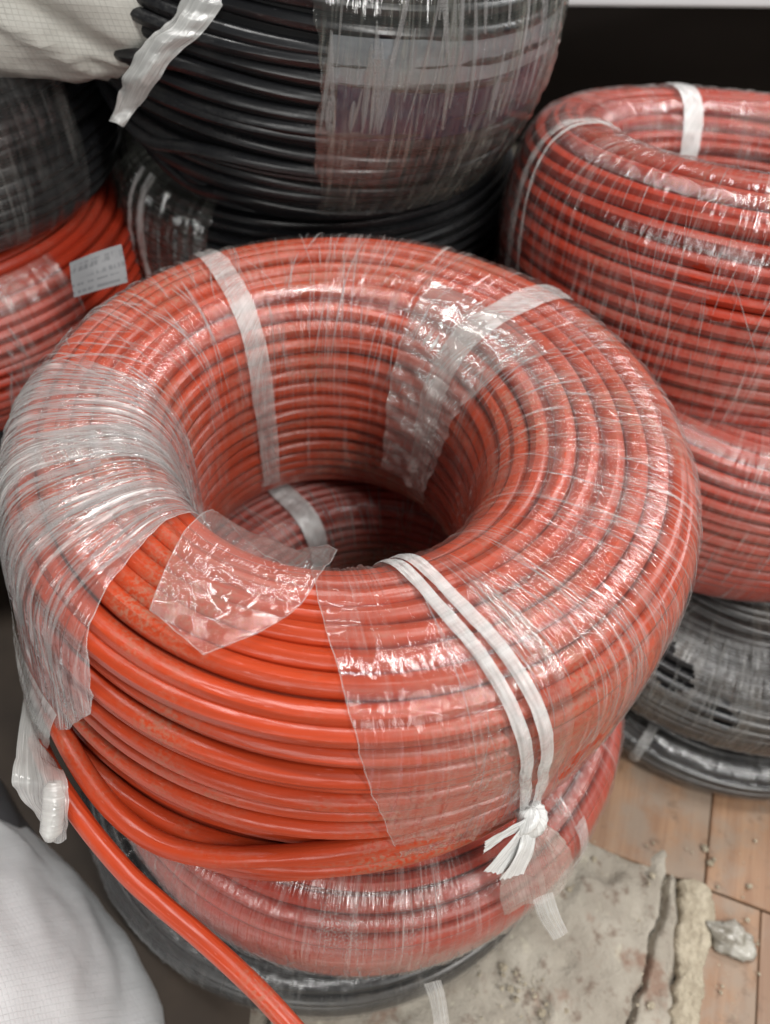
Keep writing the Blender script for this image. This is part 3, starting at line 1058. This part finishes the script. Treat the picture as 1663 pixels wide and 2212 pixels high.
# twisted film end hanging over the left of the big black coil
iD = local(D.root)
rows = [[at(440, -60, .45), at(480, -60, .448), at(530, -60, .45)], [at(366, 50, .452), at(398, 55, .447), at(446, 60, .452)],
        [at(314, 100, .455), at(345, 108, .45), at(384, 118, .455)], [at(276, 165, .465), at(303, 172, .46), at(332, 180, .465)],
        [at(252, 215, .475), at(273, 222, .481), at(296, 228, .485)], [at(240, 262, .487), at(252, 268, .484), at(264, 272, .487)]]
sheet('film_tail', rows, FILM_TAIL, D.root, 60, 30, 0.003, 60, inv=iD, seed=21)

# white tag on the red coil at the left
t = NT('paper_tag')
u = t.uv((1, 1, 1))
n = t.noise(t.uv((6, 190, 1)), 1, 1, 0.4)
m = t.noise(t.uv((420, 60, 1)), 1, 1)
ink = t.math('MULTIPLY', t.ramp(n, 0.5, 0.56), t.ramp(m, 0.4, 0.55))
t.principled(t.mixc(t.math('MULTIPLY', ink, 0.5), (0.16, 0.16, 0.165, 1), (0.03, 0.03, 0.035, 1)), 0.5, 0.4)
TAG = t.m
iG = local(G.root)
rows = [[at(150, 568, .545), at(200, 548, .545), at(262, 528, .55)], [at(154, 605, .543), at(205, 588, .542), at(270, 568, .548)],
        [at(160, 643, .543), at(210, 628, .543), at(276, 610, .548)]]
tg = sheet('paper_tag', rows, TAG, G.root, 14, 14, 0.0005, 30, inv=iG)

# ------------------------------------------------------------------ sacks
def weave_material(name, c1, c2, sc, gap=0.5, rough=0.45):
    t = NT(name)
    tc = t.uv((sc, sc, 1))
    sx = t.n('ShaderNodeSeparateXYZ')
    t.l(tc, sx.inputs[0])
    a = t.math('ABSOLUTE', t.math('SINE', t.math('MULTIPLY', sx.outputs[0], math.pi)))
    b = t.math('ABSOLUTE', t.math('SINE', t.math('MULTIPLY', sx.outputs[1], math.pi)))
    par = t.math('PINGPONG', t.math('ADD', t.math('FLOOR', sx.outputs[0]), t.math('FLOOR', sx.outputs[1])), 1.0)
    ga, gb = t.ramp(a, 0.0, 0.28), t.ramp(b, 0.0, 0.28)
    g = t.math('MULTIPLY', ga, gb)
    h = t.math('ADD', t.math('MULTIPLY', par, 0.35), g)
    big = t.noise(t.uv((9, 9, 1)), 1, 3)
    mid = t.noise(t.uv((60, 45, 1)), 1, 3)
    col = t.mixc(t.ramp(big, 0.3, 0.7), c1, c2)
    var = t.noise(t.uv((sc, sc * 0.07, 1)), 1, 1)
    k = t.math('MULTIPLY', t.math('SUBTRACT', 1.0, g), t.math('MULTIPLY', t.ramp(mid, 0.35, 0.65), gap))
    col = t.mixc(k, col, tuple(x * 0.45 for x in c1[:3]) + (1,))
    col = t.mixc(t.math('MULTIPLY', t.ramp(var, 0.5, 0.8), 0.18), col, tuple(x * 0.6 for x in c2[:3]) + (1,))
    nm = t.bump(t.math('ADD', h, t.math('MULTIPLY', mid, 1.2)), 0.35, 0.0012)
    t.principled(col, rough, 0.4, nm)
    return t.m


WEAVE_W = weave_material('white_woven_plastic', (0.88, 0.90, 0.91, 1), (0.82, 0.84, 0.85, 1), 230, 0.22)
WEAVE_C = weave_material('cream_woven_plastic', (0.60, 0.59, 0.54, 1), (0.46, 0.45, 0.405, 1), 290, 0.6, 0.5)
GREYBAG = plain('grey_plastic', (0.10, 0.10, 0.105, 1), 0.4, 0.4)


def dome_sack(name, label, c, Rr, Hh, mat, seed, cat, part):
    root = thing(name, label, cat, (c[0], c[1], 0.001))
    u, v = np.meshgrid(np.linspace(0, 2 * np.pi, 161), np.linspace(0, 1, 90), indexing='ij')
    p = (1 - v ** 1.5) ** 0.8
    bul = 1 + 0.02 * (1 - 2 * np.abs(fbm(np.cos(u) * 3 + v * 2, np.sin(u) * 3 + v * 5, seed + 6))) + 0.018 * fbm(np.cos(u) * 2 + 3, np.sin(u) * 2 + v * 4, seed) + 0.012 * fbm(np.cos(u) * 8 + 9, np.sin(u) * 8 + v * 9, seed + 1)
    z = v * Hh * (1 + 0.02 * fbm(np.cos(u) * p * 3, np.sin(u) * p * 3, seed + 2))
    x, y = Rr * p * bul * np.cos(u), Rr * p * bul * np.sin(u)
    make(part, [mesh_grid(np.stack([x, y, z], -1), np.stack([u * Rr, z - p * Rr], -1))], mat, root)
    return root


dome_sack('woven_sack', 'white woven plastic sack at the lower left beside the loose cable end', (-0.430, -0.391), 0.315, 0.42, WEAVE_W, 3, 'sack', 'woven_fabric')

# cream sack slumped over the left stack
c = at(80, -78, 0.515)
root = thing('woven_sack', 'cream woven sack slumped on top of the dark coil at the upper left', 'sack', tuple(c), (0, 0.10, 0.25))
u, v = np.meshgrid(np.linspace(0, 2 * np.pi, 141), np.linspace(0, np.pi, 81), indexing='ij')
S = lambda x, e: np.sign(x) * np.abs(x) ** e
x, y, z = S(np.sin(v), .7) * S(np.cos(u), .7), S(np.sin(v), .7) * S(np.sin(u), .7), S(np.cos(v), .75)
b = 1 + 0.10 * fbm(x * 2 + 5, y * 2 + z * 1.7, 4) + 0.10 * (1 - 2 * np.abs(fbm(x * 2.6 + z * 2, y * 3 + 2, 6))) - 0.05
V = np.stack([0.13 * x * b, 0.09 * y * b, 0.055 * z * b], -1)
make('woven_fabric', [mesh_grid(V, np.stack([V[..., 0] + 0.3 * V[..., 2], V[..., 2] + 0.4 * V[..., 1]], -1))], WEAVE_C, root)

# grey plastic edge between the white sack and the coils
dome_sack('plastic_bag', 'dark grey plastic bag edge showing between the white sack and the coils', (-0.479, -0.283), 0.263, 0.30, GREYBAG, 8, 'bag', 'plastic_film')
# dark floor sheet at the left; its colour also paints shade into the gaps
t = NT('dark_sheet_and_shade')
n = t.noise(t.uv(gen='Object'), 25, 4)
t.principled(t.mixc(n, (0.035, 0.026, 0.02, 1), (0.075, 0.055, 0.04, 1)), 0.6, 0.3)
fm = make('floor_sheet_and_shade', [mesh_grid(rough_sheet(-1.2, -0.075, -0.75, 1.19, 60, 60, lambda X, Y: 0.003 + 0.0006 * fbm(X * 9, Y * 9, 2)))], t.m)
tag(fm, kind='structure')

# white shelf far behind
zs = F - 0.045
p0, p1 = at_z(1180, 10, zs), at_z(1663, 14, zs)
dx = p1 - p0
ang = math.atan2(dx[1], dx[0])
sh = thing('shelf', 'white shelf edge high in the dark background at the upper right', 'shelf', (p0[0], p0[1], 0), (0, 0, ang))
o = make_bm('shelf_board', bulk_smooth_chunks_box(2.4, 0.30, 0.03, 0.003, 2), BOARD, sh)
o.location = (0.4, 0.15 + 0.006, zs + 0.016)
o = make_bm('shelf_fascia', bulk_smooth_chunks_box(2.4, 0.012, 0.06, 0.003, 2), BOARD, sh)
o.location = (0.4, 0.0, zs + 0.03)
for xx_ in (-0.7, 1.5):
    o = make_bm('leg', bulk_smooth_chunks_box(0.03, 0.03, zs, 0.002, 1), WALL, sh)
    o.location = (xx_, 0.2, zs / 2)

# ------------------------------------------------------------------ bits on the floor
def lump(name, label, cat, c, sx, sy, sz, ang, mat, seed, nu=40, nv=24, rough=0.25, e=0.8):
    root = None
    u, v = np.meshgrid(np.linspace(0, 2 * np.pi, nu + 1), np.linspace(0, np.pi, nv), indexing='ij')
    x, y, z = S(np.sin(v), e) * S(np.cos(u), e), S(np.sin(v), e) * S(np.sin(u), e), np.cos(v)
    b = 1 + rough * fbm(x * 2.2 + 4, y * 2.2 + z * 1.3 + 3, seed, 4)
    V = np.stack([sx * x * b, sy * y * b, sz * z * b], -1)
    o = make(name, [mesh_grid(V, np.stack([V[..., 0], V[..., 1]], -1))], mat, None)
    o.location = c
    o.rotation_euler = (0, 0, ang)
    tag(o, label, cat)
    return o


p = at_z(1470, 2130, 0.003)
t = NT('mortar')
o_ = t.uv(gen='Object')
a_, b_ = t.noise(o_, 60, 5, 0.65), t.noise(o_, 240, 3, 0.6)
t.principled(t.mixc(t.ramp(a_, .35, .65), (0.33, 0.28, 0.205, 1), (0.5, 0.44, 0.335, 1)), 0.9, 0.2, t.bump(t.math('ADD', a_, t.math('MULTIPLY', b_, .4)), 0.9, 0.004))
MORTAR = t.m
q0, q1 = at_z(1508, 1905, 0), at_z(1470, 2290, 0)
dd = q1 - q0
sd = np.array([-dd[1], dd[0], 0]) / np.linalg.norm(dd)
u, v = np.meshgrid(np.linspace(-1, 1, 60), np.linspace(0, 1, 150), indexing='ij')
wl = 0.0125 + 0.005 * fbm(v * 7, v * 0 + 2, 5, 3) + 0.0018 * fbm(v * 34, v * 0 + 5, 6)
wr = 0.0140 - 0.004 * v + 0.005 * fbm(v * 6, v * 0 + 8, 7, 3) + 0.0018 * fbm(v * 30, v * 0 + 1, 9)
w = np.where(u < 0, wl, wr) * np.clip(np.minimum(v, 1 - v) * 25 + 0.25, 0, 1)
z = 0.0045 * (1 - np.abs(u) ** 9) - 0.0025 + 0.0012 * fbm(u * 1.6, v * 9, 31, 4) + 0.0010 * fbm(u * 5, v * 44, 33)
z = np.where((np.abs(u) > 0.985) | (v < 0.004) | (v > 0.996), -0.008, z)
V = q0 + dd * v[..., None] + sd * (w * u)[..., None]
V[..., 2] = z + 0.003
ms = make('mortar_strip', [mesh_grid(V, np.stack([u * .014, v * .2], -1))], MORTAR)
tag(ms, 'long pale broken strip of mortar beside the parquet blocks', 'mortar')
p = at_z(1580, 2030, 0.004)
t = NT('scrap_plastic')
n = t.noise(t.uv(gen='Object'), 90, 4)
t.principled(t.mixc(t.ramp(n, .4, .6), (0.22, 0.2, 0.16, 1), (0.42, 0.4, 0.35, 1)), 0.18, 0.6, t.bump(n, 0.8, 0.004))
lump('plastic_scrap', 'crumpled scrap of dirty clear plastic on the parquet', 'scrap', tuple(p), 0.020, 0.013, 0.007, R(-25), t.m, 9, 36, 20, 0.5, 1.0)

# crumbs of broken screed
ch = []
g = np.random.default_rng(77)
u, v = np.meshgrid(np.linspace(0, 2 * np.pi, 9), np.linspace(0, np.pi, 6), indexing='ij')
for i in range(220):
    if g.random() < 0.55:
        px, py = g.uniform(1020, 1260), g.uniform(2040, 2230)
    else:
        px, py = g.uniform(1180, 1640), g.uniform(1800, 2230)
    p = at_z(px, py, 0.003)
    r_ = 0.0005 + 0.0028 * g.random() ** 5
    ro = 1 + 0.5 * (g.random(u.shape) - 0.5)
    ro[-1] = ro[0]
    V = np.stack([np.sin(v) * np.cos(u), np.sin(v) * np.sin(u), 0.7 * np.cos(v)], -1) * (ro * r_)[..., None] + p
    ch.append(mesh_grid(V, np.zeros(u.shape + (2,))))
o = make('screed_rubble', ch, MORTAR, None, smooth=False)
tag(o, 'scattered crumbs of broken screed on the concrete patch', 'rubble', kind='stuff')
